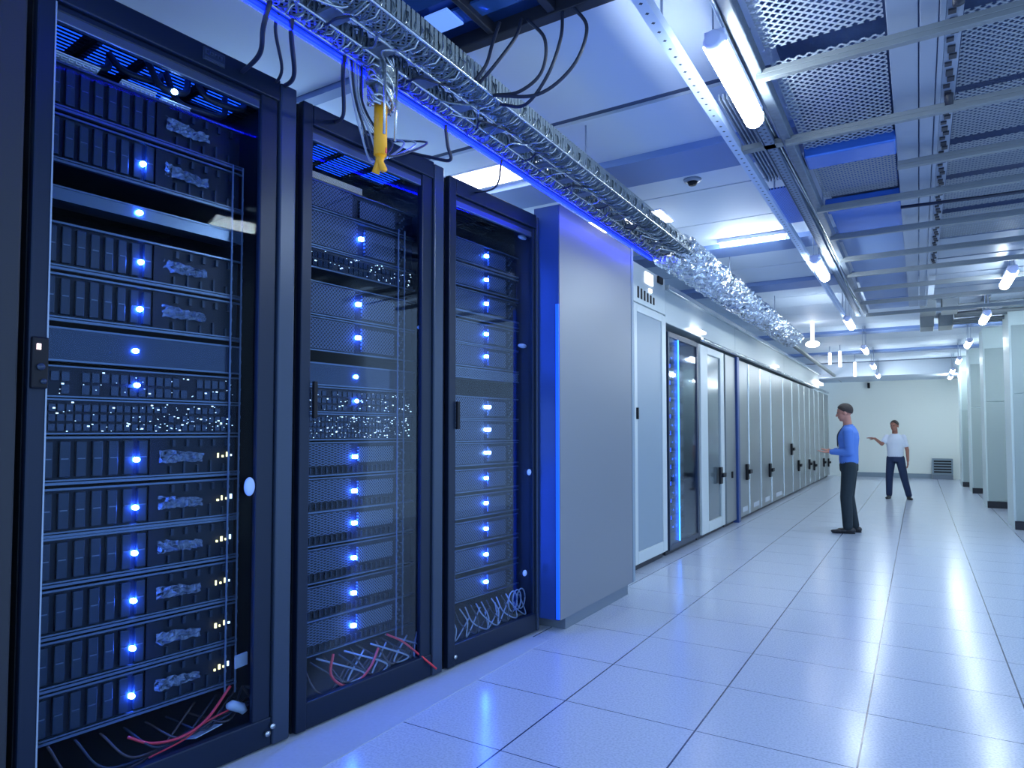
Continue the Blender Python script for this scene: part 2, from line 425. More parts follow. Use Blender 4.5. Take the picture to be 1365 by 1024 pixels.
def switch(s, x, z, w, h, lab, grp=None, cols=22, rows=3, glow=40, led=False):
    t = thing('network_switch', lab, 'network switch', row_pt(s, x, z), ROWRZ, grp)
    MB().box(-.4, -.004, 0, w, .003, h-.003).build('chassis', M['chassis'], t)
    e = MB(); e.box(-.006, .005, -.01, w+.01, 0, .006); e.box(-.006, .005, -.01, w+.01, h-.006, h); e.build('edge_strip', M['bezel_edge'], t)
    p = MB(); q = MB()
    for i in range(cols):
        for j in range(rows):
            y = .012+(w-.03)*i/cols; zz = .012+(h-.024)*j/rows
            if random.random() < .85: p.box(-.005, .003, y, y+(w/cols)*.72, zz+.002, zz+(h/rows)*.62)
    p.build('port', M['panel_gloss'], t)
    for i in range(glow):
        y = random.betavariate(1.5, 1.0)*(w-.02); zz = random.uniform(.01, h-.012); a = random.choice((.0015,.002,.002,.003,.005))
        q.box(.003, .006, y, y+a*1.6, zz, zz+a)
    o = q.build('indicator_light', M['port_white'], t); o['kind'] = 'stuff'
    if led: MB().ellipsoid((.008, w*.44, h*.5), (.009, .013, .010), 12, 8).build('status_light', M['led'], t)
    return t

ORD = ['topmost','second','third','fourth','fifth','sixth','seventh','eighth','ninth','tenth','eleventh','twelfth','thirteenth']

def cable(name, pts, r, m, lab, cat='cable', k=8, grp=None):
    o = MB().tube(curve_pts(pts, k), r, 8).build(name, M[m]); return tag(o, lab, cat, grp)
# --- rack 1 (nearest whole rack)
t1, w1 = rack(-1.075, 0.0, 3.09, 'nearest tall black rack with glass door and a name plate on its top rail', lf=.060, rf=.185, trim=True)
m = MB(); m.box(-.01, .006, .60, .70, 3.02, 3.075); np_ = m.build('name_plate', M['rack_light'], t1, bevel=.003)
m = MB()
for (a, b, c_, d) in [(.61,.613,3.045,3.067),(.613,.623,3.064,3.067),(.613,.623,3.045,3.048),(.63,.633,3.048,3.062),(.637,.645,3.059,3.062),(.637,.645,3.048,3.051),(.642,.645,3.048,3.062),(.650,.653,3.048,3.062),(.653,.660,3.059,3.062),(.665,.673,3.059,3.062),(.665,.668,3.048,3.062),(.677,.685,3.048,3.051),(.677,.68,3.048,3.062),(.682,.685,3.048,3.062)]:
    m.box(.006, .008, a, b, c_, d)
m.box(.006, .009, .605, .695, 3.024, 3.034)
m.build('plate_lettering', M['bezel_edge'], np_)
m = MB(); m.box(0, .022, .005, .056, 1.585, 1.765); hd = m.build('door_latch', M['black'], t1, bevel=.006)
MB().box(.022, .026, .018, .030, 1.72, 1.74).build('lock_light', M['pink_light'], hd)
MB().tube([(.02,.03,1.66),(.034,.03,1.66)], .012, 12).build('keyhole', M['rack_light'], hd)
MB().tube([(.02,.04,1.61),(.030,.04,1.61)], .009, 12).build('keyhole', M['rack_light'], hd)
m = MB(); m.ellipsoid((-.012,.858,1.190), (.014,.026,.042), 20, 12); m.build('door_knob', M['knob'], t1)
screws(t1, [(.98,.10),(.955,.075)])
x0 = -.15; s1 = -1.0; W1 = .80
G1 = 'servers in the nearest rack'
def z_of(led, h, f=.47): return led - h*f
n1 = 'in the nearest rack'
drive_server(s1, x0, 2.655, W1, .19, 'dark server with wavy drive bays and no lit lamp, topmost '+n1, led=False, k=8, grp=G1, wavy=True)
drive_server(s1, x0, z_of(2.543,.19), W1, .19, 'dark drive-bay server just below the unlit top server '+n1, k=8, grp=G1, wavy=True)
blank_panel(s1, x0, 2.31, W1, .055, 'thin pale strip panel with a blue lamp, high '+n1, 'bezel_edge', True, .435)
drive_server(s1, x0, z_of(2.133,.185), W1, .185, 'drive-bay server directly under the thin pale strip '+n1, k=8, grp=G1, wavy=True)
drive_server(s1, x0, z_of(1.938,.185), W1, .185, 'drive-bay server resting above the glossy panel '+n1, k=8, grp=G1, wavy=True)
blank_panel(s1, x0, 1.70, W1, .13, 'glossy blue-lit blank panel reflecting the room, mid height '+n1, 'panel_gloss', True, .43)
switch(s1, x0, 1.565, W1, .12, 'dark switch with one big blue lamp just under the glossy panel '+n1, rows=2, glow=26, led=True)
switch(s1, x0, 1.425, W1, .135, 'switch crowded with tiny lights, above the six lower servers '+n1, glow=90, cols=26, rows=3)
for i, zl in enumerate([1.32,1.126,.942,.751,.561,.372]):
    drive_server(s1, x0, zl-.085, W1, .184, '%s of the six lower drive-bay servers %s' % (['first and highest','second','third','fourth','fifth','sixth and lowest'][i], n1), k=7, grp=G1)
# pale comb trays above servers
for (a, b, zz, lab) in ((-.99,-.80,2.885,'long silver comb tray at the upper left inside the nearest rack'),(-.72,-.58,2.875,'short silver comb tray in the middle of the nearest rack top'),(-.56,-.43,2.868,'bright silver comb tray beside a lit lamp in the nearest rack top')):
    m = MB()
    for k in range(5): m.box(-.012*k-.01, -.012*k, a, b, zz-.004*k, zz+.004-.004*k)
    for k in range(8): m.box(-.06, .002, a+(b-a)*k/7.5, a+(b-a)*k/7.5+.003, zz-.02, zz-.008)
    o = m.build('comb_tray', M['comb']); o.location = row_pt(0, -.17); o.rotation_euler = (0,0,ROWRZ)
    tag(o, lab, 'cable tray')
o = MB().ellipsoid((0,0,0), (.012,.014,.012), 12, 8).build('status_lamp', M['led_white']); o.location = row_pt(-.515, -.15, 2.905)
tag(o, 'small white lamp above the bright comb tray inside the nearest rack', 'lamp')

for k, (ya, yb, xx, dz) in enumerate([(-.72,-.50,-.30,.02),(-.60,-.42,-.22,-.02),(-.95,-.70,-.34,.0),(-.50,-.22,-.26,-.04),(-.40,-.16,-.20,.0)]):
    cable('cable', [row_pt(ya, xx, 3.03), row_pt(ya+.04, xx+.03, 2.95+dz), row_pt((ya+yb)/2, xx+.06, 2.93+dz), row_pt(yb-.03, xx+.04, 2.96+dz), row_pt(yb, xx, 3.03)], .014, 'cable', 'dark cable loop hanging under the glowing roof vents of the nearest rack', grp='cable loops under the nearest rack roof')
# --- rack 2
t2, w2 = rack(0.035, 1.055, 3.05, 'second tall black rack, between the nearest rack and the narrow third one', lf=.06, rf=.175)
MB().box(0, .02, .068, .09, 1.50, 1.68).build('door_latch', M['black'], t2, bevel=.004)
s2 = .165; W2 = .78; n2 = 'in the second rack'; G2 = 'servers in the second rack'
x0 = -.15
m = MB(); m.box(-.02, 0, 0, .36, 0, .035)
o = m.build('brush_strip', holes('gold_brush', (.75,.62,.30), (.1,.07,.03), (1,2), .008, .3, .4, .6)); o.location = row_pt(.18, -.15, 2.755); o.rotation_euler = (0,0,ROWRZ)
tag(o, 'speckled gold brush strip across the top of the second rack', 'cable strip')
mesh_server(s2, x0, 2.60, W2, .15, 'dark mesh server without a lamp, topmost '+n2, led=None, slots=False, grp=G2)
mesh_server(s2, x0, 2.40, W2, .195, 'mesh server with the highest blue lamp '+n2, slots=False, grp=G2, ledpos=.45)
switch(s2, x0, 2.285, W2, .11, 'dark unit with a cluster of pale specks, high '+n2, glow=50, rows=2)
mesh_server(s2, x0, 2.04, W2, .18, 'mesh server two places above the glossy panel '+n2, slots=False, grp=G2, ledpos=.43)
mesh_server(s2, x0, 1.855, W2, .18, 'mesh server directly above the glossy panel '+n2, slots=False, grp=G2, ledpos=.43)
blank_panel(s2, x0, 1.675, W2, .12, 'glossy panel reflecting white ceiling lights, mid height '+n2, 'panel_gloss', True, .43)
switch(s2, x0, 1.535, W2, .135, 'switch with yellow tags and a round blue lamp '+n2, glow=50, led=True)
switch(s2, x0, 1.39, W2, .14, 'densely speckled switch above the mesh servers '+n2, glow=140, cols=30, rows=4)
for i, zl in enumerate([1.293,1.107,.934,.746,.557,.383]):
    mesh_server(s2, x0, zl-.09, W2, .178, '%s of the six lower mesh servers %s' % (['first and highest','second','third','fourth','fifth','sixth and lowest'][i], n2), slots=True, grp=G2, ledpos=.41)
# --- rack 3
t3, w3 = rack(1.105, 2.09, 3.015, 'third black rack, narrow in view, beside the big grey cabinet', lf=.065, rf=.06, glow=False)
MB().box(0, .02, .06, .085, 1.45, 1.62).build('door_latch', M['black'], t3, bevel=.004)
m = MB(); m.ellipsoid((-.02,.885,1.145), (.012,.022,.022), 16, 10); m.ellipsoid((-.02,.83,.44), (.012,.022,.022), 16, 10); m.build('door_knob', M['knob'], t3)
screws(t3, [(.06,.07)])
s3 = 1.29; W3 = .74; n3 = 'in the third rack'; G3 = 'servers in the third rack'
L3 = [2.646,2.48,2.314,2.103,1.948,1.6,1.446,1.287,1.114,.943,.771,.596,.412]
D3 = ['first from the top','second from the top','third from the top','fourth from the top','fifth from the top','sixth, brightly lit over a pale edge','seventh, with the widest bright lamp','eighth, with a white lamp','ninth from the top','tenth from the top','eleventh from the top','second lowest','lowest']
for i, zl in enumerate(L3):
    mesh_server(s3, x0, zl-.08, W3, .152 if i not in (6,) else .15, 'mesh server %s, %s' % (n3, D3[i]), slots=False, kind='fine', grp=G3, ledpos=.47, wide=i in (5,6,7))
blank_panel(s3, x0, 1.79, W3, .07, 'speckled pale panel between servers in the third rack', 'mesh_coarse', False)
blank_panel(s3, x0, 2.19, W3, .045, 'plain dark panel high in the third rack', 'chassis', False)
# white webcams-like brackets on the right of racks 2 and 3
for (s, z, lab) in ((.98,2.06,'pale lever on the right edge inside the second rack'),(2.02,2.86,'pale lever at the upper right inside the third rack'),(2.02,2.06,'pale lever on the right edge inside the third rack')):
    m = MB(); m.ellipsoid((0,0,0), (.02,.05,.016), 14, 8); m.tube([(0,.04,0),(-.02,.07,0)], .008, 8)
    o = m.build('lever', M['paper']); o.location = row_pt(s, -.10, z); o.rotation_euler = (0,0,ROWRZ); tag(o, lab, 'lever')
# card and grey plug in the bottom right of rack 1
o = MB().box(-.004, .004, -.03, .03, -.03, .03).build('paper_tag', M['paper']); o.location = row_pt(-.19, -.10, .40); o.rotation_euler = (R(6),R(8),ROWRZ)
tag(o, 'small pale card hanging at the lower right inside the nearest rack', 'tag')
m = MB(); m.tube([(0,-.05,.03),(0,-.03,.028),(0,.02,.0),(.01,.03,-.02)], [.012,.022,.022,.014], 12)
o = m.build('power_plug', M['paper']); o.location = row_pt(-.21, -.09, .19); o.rotation_euler = (0,0,ROWRZ)
tag(o, 'grey rounded plug lying at the bottom right of the nearest rack', 'plug')
o = MB().box(-.05, .05, -.07, .07, 0, .004).build('paper_sheet', M['paper'], bevel=.001); o.location = row_pt(-.36, -.12, .135); o.rotation_euler = (R(2),R(-14),ROWRZ+.2)
tag(o, 'crumpled pale sheet lying on the nearest rack floor', 'paper')

# --- rack 0, mostly outside the frame on the left
t0, w0 = rack(-2.13, -1.10, 3.12, 'dark rack at the left edge of the photo, only its side post visible', post='carcass', glow=False)

# cables at the rack bottoms
rp = row_pt
cable('cable', [rp(-.66,-.13,.22), rp(-.58,-.10,.175), rp(-.47,-.08,.165), rp(-.36,-.08,.20), rp(-.24,-.10,.30)], .006, 'red', 'red cable sagging across the bottom of the nearest rack')
cable('cable', [rp(-.60,-.08,.13), rp(-.46,-.08,.15), rp(-.36,-.09,.185), rp(-.22,-.10,.20)], .004, 'red', 'thin dull red cable under the bright one in the nearest rack')
for k in range(7):
    y0 = -.95+k*.1
    cable('cable', [rp(y0,-.10-.03*k,.30-.02*k), rp(y0+.08,-.08,.16), rp(y0+.25,-.09-.02*k,.115+.01*k), rp(y0+.42,-.12,.14+.01*k), rp(min(y0+.6,-.12),-.2,.24)], .005, 'cable' if k % 2 else 'cable_dark', 'dark cable tangled at the bottom of the nearest rack', grp='dark cables in the nearest rack')
cable('cable', [rp(.33,-.10,.29), rp(.30,-.08,.20), rp(.36,-.06,.13), rp(.46,-.06,.12), rp(.56,-.07,.17), rp(.64,-.10,.24)], .007, 'red', 'red cable looping in a U at the bottom of the second rack')
cable('cable', [rp(.70,-.10,.30), rp(.78,-.06,.25), rp(.86,-.04,.18), rp(.94,.02,.09), rp(.97,.03,.06)], .006, 'red', 'red cable leaving the second rack over its lower right corner')
for k in range(12):
    y0 = .16+k*.055
    cable('cable', [rp(y0,-.12-.02*(k % 4),.27), rp(y0+.04+.1*(k % 3),-.07,.15), rp(y0+.14,-.08,.115+.01*(k % 5)), rp(min(y0+.3,.98),-.14,.2+.02*(k % 3))], .005, ['cable_dark','cable','cable_grey'][k % 3], 'thin cable tangled at the bottom of the second rack', grp='thin cables in the second rack')
for k in range(12):
    y0 = 1.24+k*.055
    cable('cable', [rp(y0,-.12,.30), rp(y0+.03,-.08,.20+.01*(k % 3)), rp(y0+.12*(1 if k % 2 else -.3)+.05,-.07,.13), rp(min(y0+.22,2.02),-.13,.22+.02*(k % 3))], .0045, ['cable_grey','cable','cable_grey'][k % 3], 'thin cable tangled at the bottom of the third rack', grp='thin cables in the third rack')
for k in range(3):
    m = MB(); c = rp(1.90+.05*k, -.10, .24); pts = [c+T*(.05*math.cos(a))+Vector((0,0,.07*math.sin(a))) for a in [2*PI*i/20 for i in range(21)]]
    tag(m.tube(pts, .005, 8).build('cable_coil', M['cable_grey']), 'coiled grey cable loop at the lower right of the third rack', 'cable', 'coils in the third rack')

# ------------------------------------------------------------------ big grey cabinet
t = thing('cabinet', 'large plain grey cabinet with a blue glowing edge, right of the racks', 'cabinet', (-2.19, 4.25, 0))
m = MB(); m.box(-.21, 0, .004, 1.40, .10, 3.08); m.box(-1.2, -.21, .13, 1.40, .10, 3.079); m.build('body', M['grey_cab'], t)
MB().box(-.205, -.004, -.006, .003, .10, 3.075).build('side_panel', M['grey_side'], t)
MB().box(-1.15, -.03, .14, 1.36, 0, .099).build('plinth', M['grey_base'], t, bevel=.003)
MB().box(-.022, .001, -.018, -.007, .11, 2.35).build('light_strip', M['cab_strip'], t)
MB().box(-1.2, .004, 1.405, 1.46, .10, 3.10).build('end_trim', M['frost'], t, bevel=.003)

# ------------------------------------------------------------------ white cabinet
X = -2.47
t = thing('cabinet', 'white tall cabinet with frosted door panel and small lit display', 'cabinet', (X, 6.2, 0))
MB().box(-1.1, -.03, 0, 1.28, .06, 3.20).build('body', M['white_cab'], t, bevel=.008)
MB().box(-1.05, -.06, .02, 1.26, 0, .059).build('plinth', M['kick'], t)
d = MB(); d.box(-.03, .0, .26, .345, .08, 2.76); d.box(-.03, .0, 1.13, 1.27, .08, 2.76); d.box(-.03, .0, .345, 1.13, 2.68, 2.76); d.box(-.03, .0, .345, 1.13, .08, .20)
dd = d.build('door_frame', M['white_cab'], t, bevel=.006)
MB().box(-.028, -.012, .34, 1.135, .19, 2.69).build('door_panel', M['frost'], dd)
MB().box(0, .02, .30, .335, 1.56, 1.68).build('handle', M['black'], dd, bevel=.004)
h = MB().box(-.03, -.005, .26, 1.27, 2.78, 3.19).build('header', M['white_cab'], t, bevel=.005)
MB().box(-.005, .004, .60, .84, 3.03, 3.15).build('display', M['lamp_small'], h, bevel=.02)
for k in range(6): MB().box(-.006, .002, .37+k*.095, .41+k*.095, 2.83, 2.95 - .008*k).build('vent_slot', M['black'], h)
MB().box(-.005, .003, .72, .80, 2.95, 2.985).build('status_light', M['lamp_small'], h)
MB().box(-.005, .02, .98, 1.14, 3.10, 3.18).build('camera_bracket', M['black'], h, bevel=.01)

# header panelling above the far row
for k, (a, b) in enumerate([(7.52,10.95),(10.97,15.5),(15.52,21.5)]):
    struct(MB().box(X-.9, X-.02, a, b, 2.70, 3.12).build('trim_%d' % (20+k), M['white_cab'], bevel=.01))
    struct(MB().box(X-.03, X+.03, a, b, 3.08, 3.14).build('trim_%d' % (30+k), M['door_trim'], bevel=.005))
for k, (y, lab) in enumerate([(8.5,'slim warm strip lamp above the blue-lit glass rack'),(14.2,'small strip lamp under the header half way along the grey doors'),(20.3,'bright strip lamp above the farthest grey doors')]):
    L = [.5,.3,1.6][k]
    tag(MB().box(X-.02, X+.05, y, y+L, 2.80 if k == 2 else 2.74, 2.87 if k == 2 else 2.77).build('strip_lamp', M['lamp_small'], bevel=.005), lab, 'lamp')

# blue-lit glass rack
t = thing('server_rack', 'glass-fronted rack glowing blue inside, next to the white cabinet', 'server rack', (X, 7.55, 0))
c = MB(); c.box(-1, -.03, 0, .03, .05, 2.62); c.box(-1, -.03, 1.2, 1.24, .05, 2.62); c.box(-1, -.03, .03, 1.2, 2.57, 2.62); c.box(-1, -.98, .03, 1.2, .05, 2.57); c.box(-1, -.03, .03, 1.2, .05, .09)
c.build('carcass', M['rack'], t, bevel=.004)
MB().box(-.95, -.06, .01, 1.23, 0, .049).build('plinth', M['kick'], t)
MB().box(-.02, -.012, .03, 1.2, .1, 2.56).build('glass_pane', M['pane_far'], t)
f = MB(); f.box(-.03, 0, 0, .035, .06, 2.6); f.box(-.03, 0, 1.16, 1.24, .06, 2.6); f.box(-.03, 0, .035, 1.16, 2.54, 2.6); f.box(-.03, 0, .035, 1.16, .06, .12)
f.build('door_frame', M['rack_light'], t, bevel=.004)
MB().box(-.008, .004, .36, .385, .13, 2.54).build('light_strip', M['led_soft'], t)
MB().tube([(-.2,.62,.2),(-.2,.62,2.4)], .02, 8).build('inner_light', M['strip_dim'], t)
for k in range(11):
    z = .18+k*.21
    q = thing('rack_server', 'grey server glowing blue inside the far glass rack, %s from the bottom' % (['first']+ORD[1:])[k], 'server', (X-.16, 7.62, z), 0, 'servers in the far glass rack')
    MB().box(-.6, -.01, .03, 1.06, 0, .16).build('chassis', M['chassis'], q, bevel=.004)
    MB().box(-.01, .0, .05, 1.0, .02, .14).build('front_grille', M['mesh_coarse'], q)
    m = MB()
    for i in range(6): m.box(0, .006, .1+.14*i+random.uniform(0,.05), .13+.14*i, .06, .085)
    m.build('indicator_light', M['led_soft'], q)

# white-framed glass door cabinet
t = thing('cabinet', 'white framed cabinet with grey glass door and black handle', 'cabinet', (X, 8.83, 0))
MB().box(-1, -.04, 0, 1.36, .05, 2.62).build('body', M['door_grey'], t, bevel=.006)
MB().box(-.95, -.06, .01, 1.34, 0, .049).build('plinth', M['kick'], t)
f = MB(); f.box(-.04, 0, .06, .40, .06, 2.60); f.box(-.04, 0, 1.10, 1.30, .06, 2.60); f.box(-.04, 0, .40, 1.10, 2.50, 2.60); f.box(-.04, 0, .40, 1.10, .06, .20)
d = f.build('door_frame', M['white_cab'], t, bevel=.006)
MB().box(-.035, -.02, .39, 1.11, .19, 2.51).build('door_panel', mat('dark_glass_panel', (.13,.17,.20), .15, .3), d)
def handle(parent, y, z, s=1.0):
    m = MB(); m.box(0, .03*s, y-.05*s, y+.05*s, z-.10*s, z+.10*s); m.box(.03*s, .06*s, y-.03*s, y+.10*s, z-.02*s, z+.03*s)
    return m.build('handle', M['black'], parent, bevel=.006)
handle(d, .98, .80, 1.2)
# panel cabinet and dark post
t = thing('cabinet', 'narrow grey cabinet with a small lock beside the dark post', 'cabinet', (X, 10.22, 0))
MB().box(-1, 0, 0, .62, .05, 2.60).build('body', M['door_grey'], t, bevel=.01)
MB().box(-.95, -.05, .01, .60, 0, .049).build('plinth', M['kick'], t)
MB().box(0, .02, .30, .36, .72, .82).build('lock', M['black'], t, bevel=.004)
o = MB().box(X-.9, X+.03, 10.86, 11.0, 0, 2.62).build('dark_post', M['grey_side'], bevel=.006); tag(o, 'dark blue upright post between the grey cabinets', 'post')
# row of grey doors
ds = [11.02, 11.82, 12.80, 13.82, 15.2, 16.39, 17.4, 18.3, 19.2, 20.15, 21.1, 22.3, 23.5]
hz = [.76, None, .69, None, 1.03, .62, None, .58, .50, None, .50, .45]
for i in range(len(ds)-1):
    a, b = ds[i], ds[i+1]-.012
    nm = ['first','second','third','fourth','fifth','sixth','seventh','eighth','ninth','tenth','eleventh','twelfth'][i]
    t = thing('cabinet', '%s grey cabinet beyond the dark post, %s' % (nm, 'with black handle' if hz[i] else 'without a handle'), 'cabinet', (X, a, 0), 0, 'grey cabinets along the left wall')
    w = b-a
    MB().box(-1, -.03, 0, w, .04, 2.60).build('body', M['door_grey'], t)
    MB().box(-.95, -.05, .01, w-.01, 0, .039).build('plinth', M['kick'], t)
    d = MB().box(-.03, 0, .012, w-.06, .05, 2.58).build('door', M['door_grey'], t, bevel=.008)
    MB().box(-.03, .014, w-.052, w-.005, .05, 2.585).build('edge_trim', M['door_trim'], t, bevel=.012)
    if hz[i]: handle(d, w-.25, hz[i], 1.3)
    if i < 4: MB().box(0, .006, w*.3, w*.75, .12, .20).build('label_plate', M['paper'], d)
cable('cable_bundle', [(X+.02, 8.9, 2.66), (X+.03, 10.2, 2.655), (X+.03, 13, 2.66), (X+.02, 18, 2.655), (X+.02, 23.4, 2.66)], .03, 'foil', 'shiny cable bundle lying along the tops of the grey cabinets', k=30)

# ------------------------------------------------------------------ cable ladder over the racks
LX0, LX1, LZ = -2.06, -1.72, 3.05
t = thing('cable_ladder', 'long silver cable ladder hung above the racks, packed with bright cables', 'cable ladder', ((LX0+LX1)/2, -1.5, LZ))
ox = (LX0+LX1)/2
def lx(x): return x-ox
LL = 9.4
m = MB(); m.box(lx(-2.06), lx(-1.965), 0, LL, 0, .012); m.box(lx(-2.06), lx(-2.05), 0, LL, .012, .10); m.box(lx(-1.975), lx(-1.965), 0, LL, .012, .06)
m.build('side_rail', M['perf_side'], t)
m = MB(); m.box(lx(-1.86), lx(-1.72), 0, LL, 0, .012); m.box(lx(-1.73), lx(-1.72), 0, LL, .012, .10); m.box(lx(-1.86), lx(-1.85), 0, LL, .012, .06)
m.build('side_rail', M['perf_side'], t)
nr = 32
for i in range(nr):
    y = .1+i*(LL-.2)/nr
    MB().box(lx(-1.966), lx(-1.859), y, y+.07+.03*random.random(), .001, .014).build('rung', M['rail_dark'], t)
# lips
m = MB()
for x in (-2.062, -1.964, -1.862, -1.718): m.tube([(lx(x), 0, 0), (lx(x), LL, 0)], .007, 8)
m.build('rail_lip', M['silver'], t)
# LED strip
st = thing('light_strip', 'glowing blue light strip along the near edge of the cable ladder', 'light strip', (-2.085, -1.5, 3.03))
MB().tube([(0,0,.006),(0,7.4,.006)], .012, 10).build('tube', M['strip'], st)
MB().box(-.005, .005, 0, 7.4, -.012, -.007).build('led_row', M['strip_hot'], st)
MB().box(-.02, .02, 0, 7.4, .014, .022).build('mounting_strip', M['cable_blue'], st)
# bundles on the rails: every cable in its own mesh
random.seed(3)
for k in range(12):
    left = k < 5
    xb = -2.015 if left else -1.80
    pts = []; ph = random.uniform(0,6); amp = .018 if left else .04
    for i in range(43):
        y = -1.4+i*.215
        pts.append((xb+amp*math.sin(ph+i*.55+k)+random.uniform(-.006,.006), y, LZ+.035+.012*(k % 3)+.018*math.cos(ph+i*.43)+random.uniform(-.004,.004)))
    o = MB().tube(curve_pts(pts, 3), random.uniform(.007,.012), 6).build('cable', M[['galv','silver','cable_grey','galv','silver','foil'][k % 6]])
    tag(o, 'silvery cable winding along the %s rail of the cable ladder' % ('left' if left else 'right'), 'cable', 'cables on the %s ladder rail' % ('left' if left else 'right'))
# wavy wires crossing between rails
for k in range(34):
    y = 1.6+k*.17+random.uniform(-.05,.05)
    pts = [(-2.02, y, LZ+.03), (-1.97+random.uniform(-.02,.02), y+.06, LZ-.005), (-1.90, y+random.uniform(-.06,.16), LZ-.012), (-1.84, y+random.uniform(0,.2), LZ-.004), (-1.77, y+random.uniform(.05,.25), LZ+.03)]
    o = MB().tube(curve_pts(pts, 5), .0055, 6).build('wire_tie', M[['silver','cable','galv'][k % 3]])
    tag(o, 'thin wire crossing between the rails of the cable ladder', 'wire', 'wires crossing the cable ladder')
# wire wound round each rail
for side, cx, rx in (('left', -2.012, .046), ('right', -1.79, .068)):
    for q in range(3):
        pts = []; n = 1500; f = 1
        for i in range(n):
            y = 0.7+i*(6.4/n); a = i*2*PI/11*(1 if q != 1 else -1)+q
            rr = 1+.18*math.sin(i*.37+q)+random.uniform(-.12,.12)
            pts.append((cx+rx*rr*math.cos(a), y+random.uniform(-.01,.01), LZ+.040+.055*rr*math.sin(a)))
        tag(MB().tube(pts, .0042, 5).build('wire_wrap', M[['silver','galv','ladder_dark'][q]]), 'silver wire wound round the %s rail of the cable ladder' % side, 'wire', 'wires round the %s ladder rail' % side)
# foil sleeve
def sleeve(y0, y1, cx0, cx1, cz, r0, r1, seed):
    random.seed(seed); n = 28; k = int((y1-y0)/.022); vs = []; fs = []
    for i in range(k+1):
        f = i/k; y = y0+(y1-y0)*f; rr = (r0+(r1-r0)*f)*(1 if i % 2 else .90)
        if i == 0 or i == k: rr *= .55
        cx = cx0+(cx1-cx0)*f
        for j in range(n):
            a = 2*PI*j/n+.2*math.sin(i*.7)
            q = rr*(1+random.uniform(-.15,.15)+.05*math.sin(3*a+i*.5))
            vs.append((cx+q*math.cos(a), y+random.uniform(-.008,.008), cz+q*.72*math.sin(a)))
    for i in range(k):
        for j in range(n): fs.append((i*n+j, i*n+(j+1) % n, (i+1)*n+(j+1) % n, (i+1)*n+j))
    fs.append(tuple(range(n))); fs.append(tuple(range(k*n, (k+1)*n)))
    return MB().add(vs, fs, False)
o = sleeve(5.9, 12.9, -1.90, -1.93, 3.10, .205, .185, 5).build('foil_sleeve', M['foil'])
tag(o, 'crinkled silver foil sleeve wrapped round the far half of the cable ladder', 'duct')
o = MB().tube([(-2.02,12.95,3.10),(-2.06,16,3.09),(-2.1,23.9,3.06)], .045, 12).build('conduit_pipe', M['galv_smooth']); tag(o, 'thin grey pipe continuing beyond the foil sleeve to the end wall', 'pipe')
# suspension rods
for i, (x, y) in enumerate([(-2.0,1.25),(-2.0,2.2),(-2.0,3.55),(-1.79,3.85),(-2.0,5.6),(-1.75,7.5),(-1.75,10.2)]):
    o = MB().tube([(x,y,LZ+.02),(x,y,ZC)], .006, 8).build('suspension_rod', M['wire']); tag(o, 'thin rod holding the cable ladder up to the ceiling', 'rod', 'rods of the cable ladder')
# junction clump with yellow tube
t = thing('cable_junction', 'tangled metal cable junction hanging under the ladder above the second rack', 'junction', (-2.0, 2.17, 3.02))
m = MB()
for k in range(10):
    a = random.uniform(0,6.28); pts = [(.05*math.cos(a+i*.7), .06*math.sin(a+i*.7)+.0, .06-.028*i+random.uniform(-.02,.02)) for i in range(9)]
    m.tube(curve_pts(pts, 4), .007, 6)
m.build('coil', M['silver'], t)
m = MB(); m.box(-.05, .05, -.05, .05, -.06, .03); m.tube([(0,0,-.05),(0,0,-.14)], [.035,.025], 12); m.build('body', M['galv'], t, bevel=.01)
m = MB()
for (ax, ay) in ((-.07,-.05),(-.06,.06),(.05,.05),(.06,-.04)): m.tube([(ax,ay,.03),(ax*.9,ay*.9,-.30)], .006, 8)
m.build('rod', M['silver'], t)
YT = (-2.0, 2.17)
t = thing('yellow_tube', 'bright yellow tube hanging from the ladder onto the second rack', 'tube', (YT[0], YT[1], 2.62))
m = MB(); m.tube([(0,0,.27),(0,0,.03)], .029, 16); m.build('sleeve', M['yellow'], t)
m = MB(); m.tube([(0,0,.035),(0,0,.0),(.022,.0,-.04)], [.026,.015,.016], 10); m.tube([(0,0,.035),(-.01,0,.0),(-.028,0,-.045)], [.02,.015,.018], 10); m.build('tail', M['yellow'], t)
o = MB().tube([(0.022,.005,.06),(.024,.005,.035)], .008, 8).build('red_clip', M['red'], t)

# black and grey cables hanging from the ladder to the rack tops
HC = [
 ('cable', [(-2.03,1.62,3.10),(-2.10,1.63,2.98),(-2.28,1.75,2.98),(-2.62,1.9,3.06),(-2.75,1.95,3.095)], .010,'black cable curving from the ladder onto the nearest rack, furthest left'),
 ('cable', [(-2.04,1.68,3.10),(-2.12,1.70,3.02),(-2.36,1.93,3.03),(-2.58,2.07,3.085),(-2.66,2.10,3.10)], .007,'thin black cable dropping from the ladder behind the thick pair'),
 ('cable', [(-2.04,1.72,3.10),(-2.10,1.76,3.02),(-2.34,1.98,3.02),(-2.55,2.10,3.08),(-2.63,2.12,3.10)], .010,'thick black cable dropping from the ladder onto the nearest rack corner'),
 ('cable', [(-2.07,2.02,3.05),(-2.10,2.04,2.98),(-2.30,2.24,2.94),(-2.52,2.40,3.02),(-2.60,2.45,3.06)], .009,'black cable hanging from the ladder to the left of the second rack top'),
 ('cable', [(-2.06,2.72,3.02),(-2.075,2.76,2.93),(-2.09,2.80,2.87),(-2.28,2.86,2.95),(-2.52,2.93,3.06)], .009,'black cable with a sharp bend hanging above the second rack'),
 ('cable', [(-2.05,3.25,3.02),(-2.16,3.36,2.92),(-2.42,3.52,2.98),(-2.55,3.6,3.03)], .006,'single black cable hanging above the third rack'),
]
for nme, pts, r, lab in HC: cable(nme, pts, r, 'cable', lab)
